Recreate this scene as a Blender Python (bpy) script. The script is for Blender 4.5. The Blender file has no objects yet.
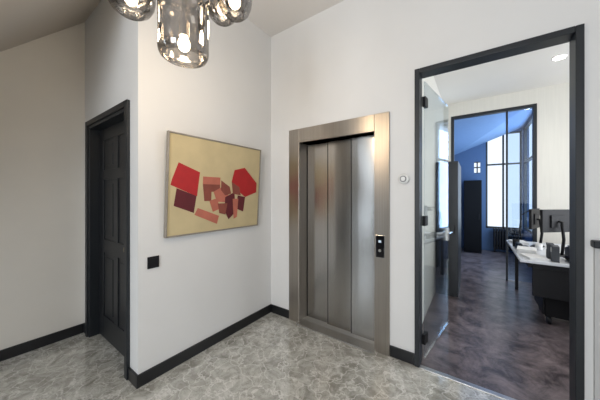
import bpy, bmesh, math, random
from mathutils import Vector, Matrix
random.seed(4)
sc=bpy.context.scene
sc.view_settings.view_transform='Standard'
COL=sc.collection

# ---------------- materials ----------------
def mat(name,col,rough=0.5,metal=0.0,var=0.0,scale=20,bump=0.0,bscale=None,spec=0.5,emit=None,estr=0,stretch=(1,1,1),aniso=0,bstretch=None,bdist=.005):
    m=bpy.data.materials.new(name); m.use_nodes=True
    nt=m.node_tree; b=nt.nodes['Principled BSDF']
    b.inputs['Base Color'].default_value=(*col,1); b.inputs['Roughness'].default_value=rough
    b.inputs['Metallic'].default_value=metal; b.inputs['Specular IOR Level'].default_value=spec
    if aniso:
        b.inputs['Anisotropic'].default_value=aniso
        cx=nt.nodes.new('ShaderNodeCombineXYZ'); cx.inputs[2].default_value=1
        nt.links.new(cx.outputs[0],b.inputs['Tangent'])
    tc=nt.nodes.new('ShaderNodeTexCoord'); mp=nt.nodes.new('ShaderNodeMapping'); mp.inputs['Scale'].default_value=stretch
    nt.links.new(tc.outputs['Object'],mp.inputs['Vector'])
    n=nt.nodes.new('ShaderNodeTexNoise'); n.inputs['Scale'].default_value=scale; n.inputs['Detail'].default_value=6
    nt.links.new(mp.outputs[0],n.inputs['Vector'])
    r=nt.nodes.new('ShaderNodeValToRGB')
    r.color_ramp.elements[0].position=.3; r.color_ramp.elements[1].position=.7
    r.color_ramp.elements[0].color=(*[c*(1-var) for c in col],1)
    r.color_ramp.elements[1].color=(*[min(1,c*(1+var)) for c in col],1)
    nt.links.new(n.outputs['Fac'],r.inputs[0]); nt.links.new(r.outputs[0],b.inputs['Base Color'])
    if bump:
        mp2=mp
        if bstretch:
            mp2=nt.nodes.new('ShaderNodeMapping'); mp2.inputs['Scale'].default_value=bstretch; nt.links.new(tc.outputs['Object'],mp2.inputs['Vector'])
        n2=nt.nodes.new('ShaderNodeTexNoise'); n2.inputs['Scale'].default_value=bscale or scale; n2.inputs['Detail'].default_value=1
        nt.links.new(mp2.outputs[0],n2.inputs['Vector'])
        bp=nt.nodes.new('ShaderNodeBump'); bp.inputs['Strength'].default_value=bump; bp.inputs['Distance'].default_value=bdist
        nt.links.new(n2.outputs['Fac'],bp.inputs['Height']); nt.links.new(bp.outputs[0],b.inputs['Normal'])
    if emit:
        b.inputs['Emission Color'].default_value=(*emit,1); b.inputs['Emission Strength'].default_value=estr
    return m
def thin_glass(name,tint,refl=0.5,minr=0.04):
    m=bpy.data.materials.new(name); m.use_nodes=True; nt=m.node_tree; nt.nodes.clear()
    o=nt.nodes.new('ShaderNodeOutputMaterial'); mx=nt.nodes.new('ShaderNodeMixShader')
    t=nt.nodes.new('ShaderNodeBsdfTransparent'); t.inputs[0].default_value=(*tint,1)
    g=nt.nodes.new('ShaderNodeBsdfGlossy'); g.inputs['Roughness'].default_value=.02; g.inputs[0].default_value=(.95,.95,.95,1)
    f=nt.nodes.new('ShaderNodeLayerWeight'); f.inputs['Blend'].default_value=.35
    mr=nt.nodes.new('ShaderNodeMapRange'); mr.inputs['To Min'].default_value=minr; mr.inputs['To Max'].default_value=refl
    nt.links.new(f.outputs['Fresnel'],mr.inputs['Value']); nt.links.new(mr.outputs[0],mx.inputs[0])
    nt.links.new(t.outputs[0],mx.inputs[1]); nt.links.new(g.outputs[0],mx.inputs[2]); nt.links.new(mx.outputs[0],o.inputs[0])
    return m
def stone():
    m=bpy.data.materials.new('stone_floor'); m.use_nodes=True; nt=m.node_tree; b=nt.nodes['Principled BSDF']
    L=nt.links.new; tc=nt.nodes.new('ShaderNodeTexCoord')
    def noise(sc_,det,rgh,dist):
        n=nt.nodes.new('ShaderNodeTexNoise'); n.inputs['Scale'].default_value=sc_; n.inputs['Detail'].default_value=det; n.inputs['Roughness'].default_value=rgh; n.inputs['Distortion'].default_value=dist
        L(tc.outputs['Object'],n.inputs['Vector']); return n
    def ramp(src,stops):
        r=nt.nodes.new('ShaderNodeValToRGB'); e=r.color_ramp.elements
        e[0].position=stops[0][0]; e[0].color=(*stops[0][1],1); e[1].position=stops[-1][0]; e[1].color=(*stops[-1][1],1)
        for p,c in stops[1:-1]:
            x=e.new(p); x.color=(*c,1)
        L(src,r.inputs[0]); return r
    def mix(f,a,bv,k=1.0):
        mm=nt.nodes.new('ShaderNodeMath'); mm.operation='MULTIPLY'; mm.inputs[1].default_value=k; L(f,mm.inputs[0])
        mx=nt.nodes.new('ShaderNodeMix'); mx.data_type='RGBA'; L(mm.outputs[0],mx.inputs['Factor']); L(a,mx.inputs['A']); mx.inputs['B'].default_value=(*bv,1)
        return mx.outputs['Result']
    n1=noise(5.5,6,.58,1.6)
    r1=ramp(n1.outputs['Fac'],[(.32,(.28,.275,.24)),(.44,(.40,.395,.36)),(.53,(.50,.495,.455)),(.66,(.62,.615,.58))])
    nd=noise(5,4,.55,0)
    ad=nt.nodes.new('ShaderNodeMix'); ad.data_type='RGBA'; ad.blend_type='LINEAR_LIGHT'; ad.inputs['Factor'].default_value=.17
    L(tc.outputs['Object'],ad.inputs['A']); L(nd.outputs['Color'],ad.inputs['B'])
    v=nt.nodes.new('ShaderNodeTexVoronoi'); v.feature='DISTANCE_TO_EDGE'; v.inputs['Scale'].default_value=7; L(ad.outputs['Result'],v.inputs['Vector'])
    rv=ramp(v.outputs['Distance'],[(0,(1,1,1)),(.022,(.5,.5,.5)),(.045,(0,0,0))])
    n3=noise(7,3,.5,2.5)
    rn=ramp(n3.outputs['Fac'],[(.48,(0,0,0)),(.5,(1,1,1)),(.52,(0,0,0))])
    c=mix(rn.outputs[0],r1.outputs[0],(.20,.195,.165),.5)
    v2=nt.nodes.new('ShaderNodeTexVoronoi'); v2.feature='DISTANCE_TO_EDGE'; v2.inputs['Scale'].default_value=15; L(ad.outputs['Result'],v2.inputs['Vector'])
    rv2=ramp(v2.outputs['Distance'],[(0,(1,1,1)),(.03,(.4,.4,.4)),(.06,(0,0,0))])
    c=mix(rv2.outputs[0],c,(.23,.225,.20),.35)
    c=mix(rv.outputs[0],c,(.80,.79,.76),.75)
    L(c,b.inputs['Base Color']); b.inputs['Roughness'].default_value=.07; b.inputs['Specular IOR Level'].default_value=1.0
    b.inputs['Coat Weight'].default_value=.5; b.inputs['Coat Roughness'].default_value=.04
    return m
def carpet():
    m=bpy.data.materials.new('carpet'); m.use_nodes=True; nt=m.node_tree; b=nt.nodes['Principled BSDF']
    L=nt.links.new; tc=nt.nodes.new('ShaderNodeTexCoord')
    n1=nt.nodes.new('ShaderNodeTexNoise'); n1.inputs['Scale'].default_value=4.6; n1.inputs['Detail'].default_value=12; n1.inputs['Roughness'].default_value=.75; n1.inputs['Distortion'].default_value=.55
    L(tc.outputs['Object'],n1.inputs['Vector'])
    r=nt.nodes.new('ShaderNodeValToRGB'); e=r.color_ramp.elements
    e[0].position=.38; e[0].color=(.040,.032,.036,1); e[1].position=.65; e[1].color=(.21,.17,.175,1)
    L(n1.outputs['Fac'],r.inputs[0]); L(r.outputs[0],b.inputs['Base Color'])
    b.inputs['Roughness'].default_value=.30
    return m
M=dict(
 wall=mat('wall_plaster',(.74,.74,.735),.85,var=.02,scale=2,bump=.05,bscale=120),
 wall_warm=mat('wall_plaster_warm',(.69,.665,.615),.85,var=.02,scale=3,bump=.05,bscale=120),
 dado=mat('dado_grey',(.50,.50,.50),.6,var=.03,scale=3),
 ceil=mat('ceiling_paint',(.73,.71,.69),.9,var=.01,scale=2),
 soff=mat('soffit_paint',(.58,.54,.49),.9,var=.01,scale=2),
 oceil=mat('office_ceiling',(.78,.75,.70),.9,var=.01,scale=2),
 stone=stone(), carpet=carpet(),
 base=mat('baseboard_paint',(.008,.009,.011),.35,var=.1),
 char=mat('charcoal_paint',(.009,.012,.016),.45,var=.08,scale=8),
 doorp=mat('door_paint',(.010,.012,.015),.45,var=.08,scale=8),
 steel=mat('brushed_steel',(.41,.375,.335),.30,1.0,.06,6,stretch=(14,14,.25),aniso=.6),
 steeld=mat('door_steel',(.44,.43,.415),.22,1.0,.07,6,stretch=(14,14,.25),aniso=.85,bump=.22,bscale=2.2,bstretch=(4,4,.02),bdist=.006),
 chrome=mat('chrome',(.75,.75,.76),.15,1.0,.02),
 dsteel=mat('dull_steel',(.50,.49,.47),.32,1.0,.05),
 black=mat('black_plastic',(.008,.008,.010),.5,var=.1,spec=.25),
 gloss=mat('gloss_black',(.006,.006,.008),.12,var=.1),
 shadowg=mat('seam_black',(.004,.004,.005),.7,var=.1,spec=.2),
 white=mat('white_plastic',(.75,.75,.75),.4,var=.02),
 desk=mat('white_laminate',(.62,.64,.68),.3,var=.02),
 canvas=mat('canvas_ochre',(.58,.48,.28),.75,var=.06,scale=6,bump=.1,bscale=200),
 red=mat('paint_red',(.43,.010,.012),.55,var=.08,scale=12),
 mar=mat('paint_maroon',(.11,.008,.014),.6,var=.12,scale=12),
 sal=mat('paint_salmon',(.50,.15,.10),.6,var=.1,scale=12),
 brn=mat('paint_brown',(.24,.06,.04),.6,var=.15,scale=12),
 pframe=mat('frame_silver_wood',(.30,.27,.23),.4,.3,var=.15,scale=15),
 wallp=mat('office_wallpaper',(.74,.715,.65),.85,var=.025,scale=4,stretch=(12,12,.4)),
 blue=mat('blue_wall',(.06,.115,.23),.7,var=.03),
 bluec=mat('blue_ceiling',(.15,.25,.43),.8,var=.03),
 glass=thin_glass('clear_glass',(.86,.90,.92),.55),
 glass2=thin_glass('partition_glass',(.80,.88,.97),.5,.05),
 smoke=thin_glass('smoked_glass',(.50,.47,.44),.85,.17),
 bulb=mat('bulb_glow',(1,.9,.75),.4,emit=(1,.80,.52),estr=30),
 spot=mat('spot_glow',(1,1,1),.4,emit=(1,.95,.88),estr=20),
 led=mat('led_display',(.1,.1,.1),.4,emit=(.7,.85,1),estr=.7),
 screen=mat('screen_dark',(.006,.007,.010),.35,var=.1,spec=.3),
 paper=mat('paper',(.8,.8,.8),.8,var=.03),
 card=mat('grey_card',(.05,.055,.065),.7,var=.1),
 brass=mat('dark_brass',(.25,.2,.13),.35,1.0,.05),
)
# ---------------- mesh helpers ----------------
def finish(bm,name,ms,parent=None,bev=0,smooth=False,**kw):
    me=bpy.data.meshes.new(name); bmesh.ops.recalc_face_normals(bm,faces=bm.faces[:]); bm.to_mesh(me); bm.free()
    o=bpy.data.objects.new(name,me); COL.objects.link(o)
    for m in (ms if isinstance(ms,(list,tuple)) else [ms]): me.materials.append(m)
    if smooth:
        for p in me.polygons: p.use_smooth=True
    if bev:
        b=o.modifiers.new('bevel','BEVEL'); b.width=bev; b.segments=2; b.limit_method='ANGLE'
    if parent: o.parent=parent
    for k,v in kw.items(): o[k]=v
    return o
def addbox(bm,b,mi=0):
    x0,x1,y0,y1,z0,z1=b
    vs=[bm.verts.new(p) for p in [(x0,y0,z0),(x1,y0,z0),(x1,y1,z0),(x0,y1,z0),(x0,y0,z1),(x1,y0,z1),(x1,y1,z1),(x0,y1,z1)]]
    for f in [(0,3,2,1),(4,5,6,7),(0,1,5,4),(1,2,6,5),(2,3,7,6),(3,0,4,7)]:
        fc=bm.faces.new([vs[i] for i in f]); fc.material_index=mi
def boxes(name,bl,m,parent=None,bev=0,**kw):
    bm=bmesh.new()
    for b in bl: addbox(bm,b[:6],b[6] if len(b)>6 else 0)
    return finish(bm,name,m,parent,bev,**kw)
def addcyl(bm,c,r,h,axis='Z',seg=32,r2=None,mi=0):
    rot={'Z':Matrix(),'X':Matrix.Rotation(math.pi/2,4,'Y'),'Y':Matrix.Rotation(math.pi/2,4,'X')}[axis]
    n0=len(bm.faces)
    bmesh.ops.create_cone(bm,cap_ends=True,segments=seg,radius1=r,radius2=r if r2 is None else r2,depth=h,matrix=Matrix.Translation(c)@rot)
    bm.faces.ensure_lookup_table()
    for f in bm.faces[n0:]: f.material_index=mi
def cyls(name,cl,m,parent=None,bev=0,**kw):
    bm=bmesh.new()
    for c in cl: addcyl(bm,*c)
    o=finish(bm,name,m,parent,bev,**kw)
    return o
def lathe(name,prof,c,m,parent=None,seg=48,**kw):
    bm=bmesh.new(); rings=[]
    for r,z in prof:
        rings.append([bm.verts.new((c[0]+r*math.cos(2*math.pi*i/seg),c[1]+r*math.sin(2*math.pi*i/seg),c[2]+z)) for i in range(seg)])
    for a,b in zip(rings,rings[1:]):
        for i in range(seg): bm.faces.new((a[i],a[(i+1)%seg],b[(i+1)%seg],b[i]))
    return finish(bm,name,m,parent,smooth=True,**kw)
def tube(name,pts,r,m,parent=None,seg=10,**kw):
    bm=bmesh.new(); rings=[]
    pts=[Vector(p) for p in pts]
    for i,p in enumerate(pts):
        t=(pts[min(i+1,len(pts)-1)]-pts[max(i-1,0)]).normalized()
        u=t.cross(Vector((0,1,0.3))).normalized(); v=t.cross(u)
        rings.append([bm.verts.new(p+r*(math.cos(2*math.pi*k/seg)*u+math.sin(2*math.pi*k/seg)*v)) for k in range(seg)])
    for a,b in zip(rings,rings[1:]):
        for i in range(seg): bm.faces.new((a[i],a[(i+1)%seg],b[(i+1)%seg],b[i]))
    bm.faces.new(rings[0][::-1]); bm.faces.new(rings[-1])
    return finish(bm,name,m,parent,smooth=True,**kw)
def empty(name,loc,label,category,**kw):
    e=bpy.data.objects.new(name,None); e.location=loc; e.empty_display_size=.1; COL.objects.link(e)
    e['label']=label; e['category']=category
    for k,v in kw.items(): e[k]=v
    return e
def reparent(e,obs):
    for o in obs:
        o.parent=e; o.matrix_parent_inverse=Matrix.Translation(e.location).inverted()
S=dict(kind='structure')
# ---------------- shell ----------------
XA=-2.14; YB=2.36; YD=.828; XL=-3.49; CH=3.535; YO=YB+.11
boxes('floor',[(-3.64,2.35,-2.75,YB+.02,-.1,0)],M['stone'],label='polished grey mottled stone floor',**S)
boxes('floor.001',[(-.6,3.3,YB+.02,8.6,-.1,.0)],M['carpet'],label='dark purple-brown mottled office floor covering',**S)
boxes('wall_west',[(XL-.15,XL,-2.75,YD+.15,0,3.6)],M['wall_warm'],label='warm off-white plaster wall below sloped soffit',**S)
boxes('wall_door_side',[(XL,-3.33,YD,YD+.15,0,3.6),(-3.33,-2.345,YD,YD+.15,2.225,3.6),(-2.345,-2.29,YD,YD+.15,0,3.6)],M['wall'],label='off-white wall holding the panelled door',**S)
boxes('wall_painting_side',[(-2.29,XA,YD,YB,0,3.6)],M['wall'],label='off-white plaster wall with the abstract painting',**S)
boxes('wall_north',[(-2.29,-1.70,YB,YB+.2,0,3.6),(-1.70,-.77,YB,YB+.2,2.13,3.6),(-.77,-.415,YB,YO,0,3.6),(-.415,.555,YB,YO,2.585,3.6),(.555,2.35,YB,YO,0,3.6)],M['wall'],label='off-white plaster wall with lift and glass door',**S)
boxes('wall_east',[(2.2,2.35,-2.75,YB,0,3.6)],M['wall'],**S)
W1=(-3.10,-2.60); W2=(-.9,.6)  # both unseen; the narrow one is shaped to give the lift steel a bright band
boxes('wall_south',[(-3.49,2.2,-2.75,-2.6,0,.5),(-3.49,2.2,-2.75,-2.6,3.0,3.6),(-3.49,W1[0],-2.75,-2.6,.5,3),(W1[1],W2[0],-2.75,-2.6,.5,3),(W2[1],2.2,-2.75,-2.6,.5,3)],M['wall'],**S)
for i,(a,b) in enumerate([W1,W2]):
    boxes('window_%d'%(i+1),[(a,a+.05,-2.72,-2.64,.5,3),(b-.05,b,-2.72,-2.64,.5,3),(a,b,-2.72,-2.64,.5,.56),(a,b,-2.72,-2.64,2.94,3),((a+b)/2-.035,(a+b)/2+.035,-2.72,-2.64,.5,3),(a,b,-2.72,-2.64,2.2,2.26)],M['char'],**S)
for n,bx in [('reflection_panel_south',[(-2.55,-1.35,-2.6,-2.55,0,2.45),(-2.44,-1.95,-2.55,-2.53,.05,2.38),(-1.90,-1.41,-2.55,-2.53,.05,2.38)]),
             ('reflection_panel_west',[(XL,XL+.05,-2.45,-1.55,0,2.4),(XL+.05,XL+.07,-2.39,-1.61,.05,2.3)])]:
    boxes(n,bx,M['char'],bev=.006,label='unseen charcoal panel added for dark bands in the lift doors',**S)  # out of view, added so the lift steel reflects dark bands
boxes('ceiling',[(-3.64,2.35,-2.75,YO,CH,CH+.1)],M['ceil'],label='off-white hall ceiling',**S)
bm=bmesh.new()
y0,z0=YD,3.40; y1,z1=-1.3,3.40-1.03*(YD+1.3)
P=[(y0,z0),(y1,z1),(y1,z1+.2),(y0-.0,z0+.13)]
a=[bm.verts.new((XL,y,z)) for y,z in P]; b=[bm.verts.new((XA,y,z)) for y,z in P]
bm.faces.new(a); bm.faces.new(b[::-1])
for i in range(4): bm.faces.new((a[i],b[i],b[(i+1)%4],a[(i+1)%4]))
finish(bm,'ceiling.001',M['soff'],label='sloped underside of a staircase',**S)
bh=.1; bt=.015
boxes('baseboard_west',[(XL,XL+bt,-1.55,YD,0,bh)],M['base'],bev=.003,**S)
boxes('baseboard_door_side',[(XL+bt,-3.385,YD-bt,YD,0,bh),(-2.288,XA,YD-bt,YD,0,bh)],M['base'],bev=.003,**S)
boxes('baseboard_painting_side',[(XA,XA+bt,YD-bt,YB,0,bh)],M['base'],bev=.003,**S)
boxes('baseboard_north',[(XA+bt,-1.832,YB-bt,YB,0,bh),(-.645,-.436,YB-bt,YB,0,bh)],M['base'],bev=.003,**S)
boxes('trim_1',[(.615,2.2,YB-.02,YB,0,1.17)],[M['dado']],label='pale grey painted dado panel',**S)
boxes('trim_2',[(.60,2.2,YB-.07,YB,1.17,1.215)],M['char'],bev=.008,label='dark dado cap rail',**S)
# ---------------- left panelled door ----------------
d=boxes('door_1',[(-3.385,-3.33,YD-.025,YD,0,2.275),(-2.345,-2.29,YD-.025,YD,0,2.275),(-3.33,-2.345,YD-.025,YD,2.225,2.275),
  (-3.33,-3.30,YD-.012,YD+.13,0,2.225),(-2.375,-2.345,YD-.012,YD+.13,0,2.225),(-3.30,-2.375,YD-.012,YD+.13,2.195,2.225)],M['char'],bev=.004,label='charcoal painted door frame',**S)
DY=YD+.075
def panel_leaf():
    bm=bmesh.new(); x0,x1=-3.298,-2.377; w=.12; zt_=2.19
    ys,ye=DY,DY+.045
    addbox(bm,(x0,x0+w,ys,ye,.01,zt_)); addbox(bm,(x1-w,x1,ys,ye,.01,zt_))
    xm=(x0+x1)/2
    rails=[(.01,.24),(.90,1.04),(1.66,1.76),(2.07,zt_)]
    for a,b in rails: addbox(bm,(x0+w,x1-w,ys,ye,a,b))
    addbox(bm,(x0+w,x1-w,ys+.011,ye-.01,.2,2.1))
    for (_,za),(zb,_) in zip(rails,rails[1:]):
        addbox(bm,(xm-.05,xm+.05,ys,ye,za,zb))
        for xa,xb in [(x0+w,xm-.05),(xm+.05,x1-w)]:
            g=.045
            addbox(bm,(xa+g,xb-g,ys+.005,ys+.02,za+g,zb-g))
    return finish(bm,'door_leaf',M['doorp'],d,bev=.003)
panel_leaf()
cyls('door_knob',[((-2.44,DY-.02,1.03),.01,.06,'Y'),((-2.44,DY-.05,1.03),.025,.03,'Y'),((-2.44,DY-.003,1.03),.024,.008,'Y')],M['brass'],d,bev=.006,label='dark brass knob')
# ---------------- elevator ----------------
el=empty('elevator_entrance',(-1.24,YB,0),'brushed stainless steel lift entrance with closed sliding doors','elevator')
parts=[]
xo0,xo1,xi0,xi1=-1.83,-.647,-1.68,-.789; zt=2.277; zi=2.113; yf=YB-.022
parts.append(boxes('frame',[(xo0,xi0,yf,YB,0,zt),(xi1,xo1,yf,YB,0,zt),(xi0,xi1,yf,YB,zi,zt),
   (xi0-.015,xi0,YB,YB+.21,0,zi+.015),(xi1,xi1+.015,YB,YB+.21,0,zi+.015),(xi0,xi1,YB,YB+.21,zi,zi+.015)],M['steel'],bev=.003))
pw=(xi1-xi0)/3
for i in range(3):
    yy=YB+.150-.022*i
    xa=xi0+pw*i; xb=xi0+pw*(i+1)+(.02 if i<2 else -.002)
    parts.append(boxes('sliding_door',[(xa+.002,xb,yy,yy+.014,.014,zi-.003),(xa+.0,xa+.008,yy-.004,yy+.014,.014,zi-.003,1),(xb-.009,xb,yy-.002,yy+.014,.014,zi-.003,1)],[M['steeld'],M['shadowg']],bev=.002))
parts.append(boxes('door_sill',[(xi0-.01,xi1+.01,YB-.075,YB+.2,.0,.014)]+[(xi0,xi1,YB+.06+.02*k,YB+.066+.02*k,.0,.017) for k in range(5)],M['dsteel'],bev=.002))
cp=boxes('call_panel',[(-.770,-.693,yf-.012,yf-.002,.91,1.115),(-.774,-.689,yf-.004,yf,.906,1.119,1)],[M['gloss'],M['chrome']],bev=.004,label='glossy black call plate with thin silver edge')
parts.append(cp); reparent(el,parts)
c1=cyls('call_button',[((-.7315,yf-.014,.975),.013,.006,'Y')],M['dsteel'],bev=.001)
c2=boxes('floor_display',[(-.744,-.719,yf-.0135,yf-.011,1.05,1.072)],M['led'])
for c in (c1,c2): c.parent=cp; c.matrix_parent_inverse=Matrix()
# ---------------- thermostat ----------------
t=cyls('wall_thermostat',[((-.524,YB-.012,1.645),.047,.024,'Y',40),((-.524,YB-.028,1.645),.039,.012,'Y',40)],M['dsteel'],bev=.003,label='small round metallic thermostat on the wall beside the lift',category='thermostat')
cyls('dial_face',[((-.524,YB-.0355,1.645),.028,.004,'Y',32)],M['card'],t)
cyls('dial_cap',[((-.524,YB-.039,1.645),.020,.004,'Y',32)],M['dsteel'],t)
# ---------------- light switch ----------------
s=boxes('light_switch',[(XA,XA+.010,.893,.982,.905,1.0)],M['black'],bev=.003,label='square matte black wall switch',category='light switch')
boxes('rocker',[(XA+.010,XA+.016,.908,.967,.92,.985)],M['black'],s,bev=.002)
# ---------------- painting (hangs leaning slightly forward) ----------------
W=1.075; H=.895; fw=.012
pt=empty('painting',(XA+.002,1.018,1.14),'framed abstract painting, red and salmon blocks on ochre','painting')
fr=boxes('picture_frame',[(0,.035,0,fw,0,H),(0,.035,W-fw,W,0,H),(0,.035,fw,W-fw,0,fw),(0,.035,fw,W-fw,H-fw,H)],M['pframe'],bev=.002)
bm=bmesh.new(); addbox(bm,(.002,.025,fw,W-fw,fw,H-fw),0)
k=[0]
def poly(pts,mi):
    k[0]+=1; x=.025+.0003*k[0]
    f=bm.faces.new([bm.verts.new((x,u*W,v*H)) for u,v in pts]); f.material_index=mi
poly([(.09,.72),(.28,.64),(.26,.39),(.03,.50),(.04,.55)],1)
poly([(.08,.47),(.255,.395),(.235,.22),(.06,.30)],2)
poly([(.24,.20),(.27,.27),(.49,.17),(.47,.08)],3)
poly([(.31,.60),(.49,.60),(.49,.52),(.31,.52)],3)
poly([(.31,.52),(.49,.52),(.49,.44),(.40,.44),(.40,.34),(.33,.34)],4)
poly([(.42,.44),(.50,.49),(.60,.46),(.57,.32),(.46,.33)],3)
poly([(.50,.57),(.60,.50),(.62,.42),(.55,.40),(.50,.46)],4)
poly([(.38,.34),(.46,.37),(.50,.25),(.42,.22)],3)
poly([(.55,.38),(.66,.44),(.68,.20),(.60,.12),(.55,.22)],2)
poly([(.47,.31),(.58,.31),(.56,.18),(.49,.20)],4)
poly([(.65,.70),(.78,.74),(.955,.56),(.955,.44),(.80,.38),(.68,.47),(.62,.56)],1)
poly([(.62,.56),(.72,.50),(.74,.40),(.64,.42)],4)
poly([(.70,.40),(.80,.38),(.78,.20),(.69,.24)],2)
poly([(.64,.36),(.71,.36),(.70,.14),(.66,.12)],3)
cv=finish(bm,'canvas',[M['canvas'],M['red'],M['mar'],M['sal'],M['brn']])
fr.parent=pt; cv.parent=pt
pt.rotation_euler=(0,math.radians(3.4),0)
# ---------------- pendant lamp ----------------
PC=Vector((-1.25,.72,CH))
pl=empty('pendant_lamp',PC,'cluster pendant with smoked glass shades and glowing bulbs','lamp')
pp=[cyls('canopy',[((PC.x,PC.y,CH-.02),.16,.04,'Z',48)],M['chrome'],bev=.006)]
def shade(x,y,zb,r,h,kind):
    if kind=='jar':
        prof=[(r*.80,0),(r*.90,.006),(r*.97,.022),(r,.045)]
        nrib=9; z=.05
        for q in range(nrib):
            prof+=[(r,z),(r*.985,z+.008)]; z+=.024
        prof+=[(r,z),(r*.95,z+.02),(r*.84,z+.035),(r*.84,z+.05),(r*1.02,z+.07),(r*1.04,z+.13),(r*.8,z+.17),(r*.35,z+.19),(.03,z+.2)]
        h=z+.2
    else:
        prof=[(r*.55,0),(r*.78,.02),(r*.94,.055),(r,.10),(r*.98,h*.5),(r*.85,h*.7),(r*.6,h*.85),(r*.3,h*.95),(.03,h)]
    g=lathe('glass_shade',prof,(x,y,zb),M['smoke'])
    bz=zb+.075
    hold=cyls('lamp_holder',[((x,y,zb+h-.04),.028,.12,'Z'),((x,y,(bz+.05+zb+h)/2),.012,zb+h-bz-.05,'Z'),((x,y,bz+.08),.026,.08,'Z')],M['chrome'],bev=.003)
    bprof=[(.001,-.032),(.016,-.029),(.027,-.016),(.031,0),(.028,.016),(.02,.032),(.014,.046)]
    bl=lathe('bulb',bprof,(x,y,bz),M['bulb'],seg=24)
    A=Vector((x,y,zb+h)); B=Vector((PC.x+(x-PC.x)*.35,PC.y+(y-PC.y)*.35,CH-.03))
    pts=[]
    for q in range(13):
        f=q/12; s_=f*f*(3-2*f)
        pts.append((A.x+(B.x-A.x)*s_,A.y+(B.y-A.y)*s_,A.z+(B.z-A.z)*f))
    co=tube('cord',pts,.003,M['black'])
    pp.extend([g,hold,bl,co])
    l=bpy.data.lights.new('bulb_light','POINT'); l.energy=4.5; l.color=(1,.78,.54); l.shadow_soft_size=.05
    lo=bpy.data.objects.new('bulb_light',l); lo.location=(x,y,zb-.06); COL.objects.link(lo)
shade(-1.254,.703,2.220,.124,.42,'jar')
shade(-1.47,.535,2.455,.115,.26,'globe')
shade(-1.05,.87,2.460,.094,.25,'globe')
shade(-1.30,.98,2.60,.10,.26,'globe')
reparent(pl,pp)
# ---------------- glass door frame ----------------
d2=boxes('door_2',[(-.432,-.392,YB-.025,YO,0,2.60),(.532,.572,YB-.025,YO,0,2.60),(-.392,.532,YB-.025,YO,2.558,2.60)],M['char'],bev=.004,label='charcoal frame of the office doorway',**S)
boxes('threshold',[(-.392,.532,YB-.025,YB+.02,0,.006)],M['dsteel'],d2,bev=.002,label='steel threshold strip')
hx,hy=-.375,YO-.01; ang=math.radians(82); L=.86
gd=empty('glass_door',(hx,hy,0),'frameless glass door standing open into the office','door')
def leafbox(name,bl,m,bev=0,**kw):
    o=boxes(name,bl,m,None,bev,**kw); o.parent=gd; return o
leafbox('glass_pane',[(.01,L,-.005,.005,.02,2.53)],M['glass'])
for hz in (.15,1.22,2.30): leafbox('hinge',[(-.01,.07,-.014,.014,hz,hz+.09)],M['black'],.003)
h=cyls('handle',[((L-.06,-.035,1.07),.009,.14,'X'),((L-.06+.05,-.02,1.07),.012,.04,'Y'),((L-.06,.035,1.07),.009,.14,'X'),((L-.06+.05,.02,1.07),.012,.04,'Y')],M['chrome'])
h.parent=gd
leafbox('lock_case',[(L-.07,L,-.013,.013,.98,1.12)],M['dsteel'],.003)
gd.rotation_euler=(0,0,ang)
# ---------------- office ----------------
OC=3.27; YP=5.6
boxes('wall_office_west',[(-.6,-.5,YO,8.5,0,3.6)],M['wallp'],**S)
boxes('wall_office_north',[(-.5,-.38,YP,YP+.1,0,OC),(-.38,.838,YP,YP+.1,3.02,OC),(.838,3.2,YP,YP+.1,0,OC)],M['wallp'],**S)
boxes('wall_office_east',[(3.2,3.3,YO,YP+.1,0,.7),(3.2,3.3,YO,YP+.1,2.9,OC),(3.2,3.3,YO,2.9,.7,2.9),(3.2,3.3,5.2,YP+.1,.7,2.9)],M['wallp'],**S)
boxes('window_3',[(3.22,3.28,2.9,2.96,.7,2.9),(3.22,3.28,5.14,5.2,.7,2.9),(3.22,3.28,4.0,4.06,.7,2.9),(3.22,3.28,2.9,5.2,.7,.76),(3.22,3.28,2.9,5.2,2.84,2.9)],M['char'],**S)
boxes('ceiling.002',[(-.6,3.3,YO,YP+.1,OC,OC+.1)],M['oceil'],**S)
bm=bmesh.new()
c8=[(-.5,YP+.1,2.95),(1.1,YP+.1,3.27),(1.1,8.4,3.27),(-.5,8.4,2.65)]
lo=[bm.verts.new(p) for p in c8]; hi=[bm.verts.new((p[0],p[1],3.4)) for p in c8]
bm.faces.new(lo[::-1]); bm.faces.new(hi)
for i in range(4): j=(i+1)%4; bm.faces.new((lo[i],lo[j],hi[j],hi[i]))
finish(bm,'ceiling.003',M['bluec'],label='sloping blue ceiling behind the glazed partition',**S)
p=boxes('window_4',[(-.38,-.33,YP-.01,YP+.09,0,3.02),(.79,.838,YP-.01,YP+.09,0,3.02),(-.33,.79,YP-.01,YP+.09,2.97,3.02)],M['char'],bev=.003,label='dark framed glazed partition',**S)
boxes('glass_pane',[(.47,.79,YP+.03,YP+.04,.02,2.97)],M['glass2'],p)
boxes('mullion',[(.445,.47,YP,YP+.08,0,2.97)],M['char'],p,bev=.003)
boxes('wall_inner_west',[(-.5,-.49,YP+.1,8.4,0,OC)],M['blue'],**S)
boxes('wall_inner_east',[(.98,1.1,YP+.1,8.4,0,.65),(.98,1.1,YP+.1,8.4,3.2,OC),(.98,1.1,YP+.1,5.80,.65,3.2),(.98,1.1,8.3,8.4,.65,3.2)],M['blue'],**S)
boxes('window_5',[(1.0,1.06,5.80,5.86,.65,3.2),(1.0,1.06,8.24,8.3,.65,3.2),(1.0,1.06,7.0,7.07,.65,3.2),(1.0,1.06,5.80,8.3,.65,.71),(1.0,1.06,5.8,8.3,3.14,3.2),(1.0,1.06,5.8,8.3,2.3,2.35)],M['char'],**S)
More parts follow.
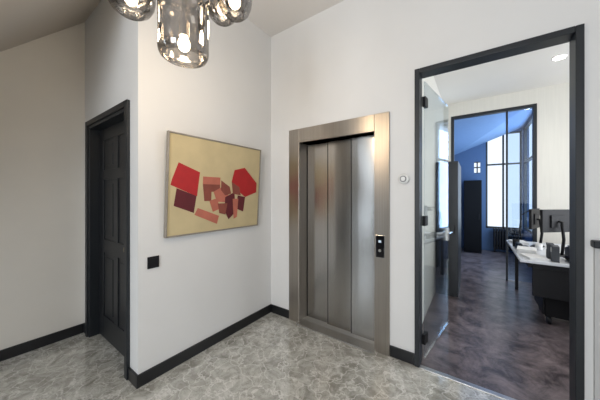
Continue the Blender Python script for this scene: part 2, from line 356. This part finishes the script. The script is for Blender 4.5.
boxes('wall_inner_north',[(-.5,-.02,8.4,8.5,0,OC),(.12,.24,8.4,8.5,0,OC),(-.02,.12,8.4,8.5,0,2.1),(-.02,.12,8.4,8.5,2.42,OC),(.24,.98,8.4,8.5,0,.6),(.24,.98,8.4,8.5,3.15,OC)],M['blue'],**S)
boxes('window_6',[(.24,.28,8.42,8.48,.6,3.15),(.94,.98,8.42,8.48,.6,3.15),(.59,.63,8.42,8.48,.6,3.15),(.24,.98,8.42,8.48,.6,.65),(.24,.98,8.42,8.48,3.11,3.15),(.24,.98,8.42,8.48,2.3,2.34)],M['char'],**S)
boxes('window_7',[(-.02,.12,8.43,8.47,2.25,2.28),(.035,.065,8.43,8.47,2.1,2.42),(-.02,.12,8.43,8.47,2.1,2.12),(-.02,.12,8.43,8.47,2.40,2.42)],M['char'],**S)
def cabinet(name,x0,x1,y0,y1,h,label,nd=2,mt=None):
    e=empty(name,((x0+x1)/2,(y0+y1)/2,0),label,'cabinet'); mt=mt or M['char']
    ps=[boxes('body',[(x0,x1,y0,y1,.0,h)],mt,bev=.004)]
    w=(x1-x0)/nd
    for i in range(nd):
        ps.append(boxes('door',[(x0+w*i+.004,x0+w*(i+1)-.004,y0-.02,y0,.06,h-.02)],mt,bev=.003))
        ps.append(cyls('handle',[((x0+w*(i+.85 if i==0 else i+.15),y0-.035,h*.5),.006,.14,'Z')],M['black']))
    reparent(e,ps)
cabinet('tall_cabinet',-.49,-.20,4.27,5.2,2.0,'tall dark cabinet against the office wall',1)
cabinet('storage_cabinet',-.24,.14,7.8,8.39,1.88,'dark storage cabinet in the room behind the partition',1,M['shadowg'])
boxes('radiator',[(.40+.055*i,.44+.055*i,8.2,8.36,(0 if i in(0,9) else .08),.62) for i in range(10)]+[(.40,.935,8.25,8.31,.14,.18),(.40,.935,8.25,8.31,.5,.54)],M['black'],bev=.008,label='dark column radiator below the window',category='radiator')
# ---------------- desk ----------------
TZ=.76
de=empty('desk',(1.2,4.5,0),'white topped office desk with black base','desk')
dt=boxes('desktop',[(.42,2.1,3.76,5.30,TZ-.03,TZ)],M['desk'],bev=.006)
dp=[dt,boxes('modesty_panel',[(.54,2.05,3.86,3.88,.34,.73)],M['black'],bev=.003),boxes('under_frame',[(.50,.54,3.83,5.22,.67,.73),(.54,2.05,3.81,3.85,.67,.73),(.54,2.05,5.18,5.22,.67,.73)],M['black'],bev=.003)]
for x,y in [(1.15,3.92),(2.025,3.92),(.54,5.18),(2.025,5.15)]:
    dp.append(boxes('leg',[(x-.02,x+.02,y-.02,y+.02,0,.68)],M['black'],bev=.003))
reparent(de,dp)
dw=empty('drawer_unit',(.80,4.3,0),'black drawer pedestal under the desk','drawer unit')
q=[boxes('body',[(.66,1.02,3.96,4.50,.10,.64)],M['shadowg'],bev=.004)]
for i in range(3): q.append(boxes('drawer',[(.645,.66,3.98,4.48,.11+.177*i,.28+.177*i)],M['black'],bev=.003))
for x in(.70,.98):
    for y in (4.01,4.45): q.append(cyls('caster',[((x,y,.05),.05,.03,'X',20)],M['black']))
reparent(dw,q)
def monitor(x,y,a,label,zt_=.56,w=.24):
    e=empty('monitor',(x,y,TZ),label,'monitor',group='monitors on the office desk'); e.rotation_euler=(0,0,a)
    st=[boxes('base',[(-.09,.09,-.03,.10,0,.012)],M['black'],bev=.005),
        tube('stand',[(0,.06,.012),(0,.08,.2),(0,.06,zt_-.15),(0,.02,zt_-.15)],.016,M['black'])]
    for o in st+[boxes('screen',[(-w,w,-.015,.015,zt_-.28,zt_),(-w+.01,w-.01,-.017,-.015,zt_-.27,zt_-.01,1),(-.10,.10,.015,.03,zt_-.22,zt_-.07)],[M['black'],M['screen']],bev=.003)]:
        o.parent=e
monitor(.82,4.32,math.radians(222),'black flat monitor seen from behind on the white desk',.56,.21)
monitor(.70,4.86,math.radians(250),'black flat monitor angled beside another on the desk',.54,.21)
kb=boxes('keyboard',[(1.1,1.24,4.66,5.04,TZ,TZ+.017)],M['black'],bev=.004,label='black computer keyboard on the desk',category='keyboard')
boxes('keys',[(1.11+.024*i,1.13+.024*i,4.67+.018*j,4.684+.018*j,TZ+.017,TZ+.022) for i in range(5) for j in range(20)],M['doorp'],kb)
for i,(x,y,a,n,lb) in enumerate([(.56,3.93,.25,7,'loose stack of white papers near the desk corner'),(.53,4.22,-.15,16,'thick stack of white papers beside the monitor'),(.54,5.02,.2,8,'loose stack of white papers near the desk corner')]):
    o=boxes('paper_stack',[(-.085+.006*((j*7)%3),.085+.006*((j*5)%3),-.12+.005*((j*3)%4),.12+.005*((j*5)%4),.004*j,.004*j+.0035) for j in range(n)],M['paper'],label=lb,category='paper',group='papers on the desk')
    o.location=(x,y,TZ); o.rotation_euler=(0,0,a)
pr=empty('printer',(1.02,3.96,TZ),'compact black desktop printer with a paper tray','printer')
for o in [boxes('body',[(-.17,.17,-.14,.14,0,.15)],M['black'],bev=.02),
          boxes('lid',[(-.15,.15,-.12,.12,.152,.165)],M['gloss'],bev=.006),
          boxes('paper_tray',[(-.20,-.165,-.09,.09,.03,.04)],M['black'],bev=.003)]: o.parent=pr
pr.rotation_euler=(0,0,.1)
ph=boxes('desk_phone',[(-.07,.07,-.09,.09,0,.045)],M['black'],bev=.012,label='black desk telephone beside the monitors',category='telephone')
ph.location=(.53,4.48,TZ); ph.rotation_euler=(0,0,.1)
hs=boxes('handset',[(-.06,-.02,-.09,.09,.06,.085),(-.06,-.02,-.09,-.045,.045,.065),(-.06,-.02,.045,.09,.045,.065)],M['black'],ph,bev=.006)
pc=lathe('pen_cup',[(.001,0),(.036,0),(.04,.1),(.036,.1),(.033,.006),(.001,.006)],(0,0,0),M['black'],label='round black pen cup on the desk',category='pen cup')
pc.location=(.48,4.68,TZ)
for j,(x,y) in enumerate([(.72,4.06),(.73,3.90)]):
    f_=boxes('box_file',[(-.03,.03,-.07,.07,0,.17),(-.032,-.03,-.02,.02,.10,.15,1)],[M['card'],M['paper']],bev=.003,label='dark grey upright box file standing on the desk',category='file',group='box files on the desk')
    f_.location=(x,y,TZ); f_.rotation_euler=(0,0,-.1)
mg=lathe('mug',[(.001,0),(.034,0),(.038,.01),(.038,.09),(.034,.09),(.034,.01),(.001,.008)],(0,0,0),M['white'],label='plain white mug on the desk',category='mug')
mg.location=(.70,4.56,TZ)
tube('handle',[(.036,0,.07),(.058,0,.068),(.064,0,.045),(.055,0,.024),(.036,0,.02)],.005,M['white'],mg)
la=empty('desk_lamp',(.60,5.23,TZ),'black adjustable desk lamp on the white desk','lamp')
for o in [cyls('base',[((0,0,.01),.06,.02,'Z')],M['black'],bev=.003),
          tube('arm',[(0,0,.02),(-.02,0,.22),(.0,0,.42),(.1,0,.50),(.2,0,.50)],.008,M['black']),
          cyls('lamp_shade',[((.2,0,.47),.06,.08,'Z',32,.03)],M['black'])]: o.parent=la
dl=cyls('ceiling_downlight',[((.885,4.50,OC-.004),.07,.008,'Z')],M['white'],label='small round recessed downlight glowing in the office ceiling',category='light')
cyls('lens',[((.885,4.50,OC-.010),.058,.006,'Z')],M['spot'],dl)
# ---------------- lights ----------------
def area(loc,rot,sx,sy,e,col):
    l=bpy.data.lights.new('daylight','AREA'); l.shape='RECTANGLE'; l.size=sx; l.size_y=sy; l.energy=e; l.color=col
    o=bpy.data.objects.new('daylight',l); o.location=loc; o.rotation_euler=rot; COL.objects.link(o)
R=math.radians
area((-2.85,-2.8,1.75),(R(90),0,0),.46,2.4,22,(.78,.89,1))  # added lamp filling the narrow window for its band in the lift doors
area((-.15,-2.8,1.75),(R(90),0,0),1.4,2.4,115,(.93,.965,1))
area((3.35,4.05,1.8),(R(90),0,R(90)),2.2,2.1,85,(.93,.96,1))
area((1.15,7.0,1.9),(R(90),0,R(90)),2.2,2.4,90,(.58,.77,1))
def pointl(loc,e,col,s=.05):
    l=bpy.data.lights.new('downlight','SPOT'); l.energy=e; l.color=col; l.shadow_soft_size=s; l.spot_size=R(140); l.spot_blend=1
    o=bpy.data.objects.new('downlight',l); o.location=loc; COL.objects.link(o)
pointl((.885,4.50,OC-.03),33,(1,.92,.8))
pointl((1.6,3.3,OC-.03),22,(1,.92,.8))
w=bpy.data.worlds.new('world'); sc.world=w; w.use_nodes=True
bg=w.node_tree.nodes['Background']; bg.inputs[0].default_value=(.78,.88,1,1); bg.inputs[1].default_value=1.3
# ---------------- camera ----------------
cd=bpy.data.cameras.new('camera'); cam=bpy.data.objects.new('camera',cd); COL.objects.link(cam)
cam.location=(0,0,1.5); cam.rotation_euler=(R(90),0,R(35.46)); cd.sensor_width=36; cd.lens=14.74; cd.shift_y=-5/600; cd.clip_start=.02
sc.camera=cam
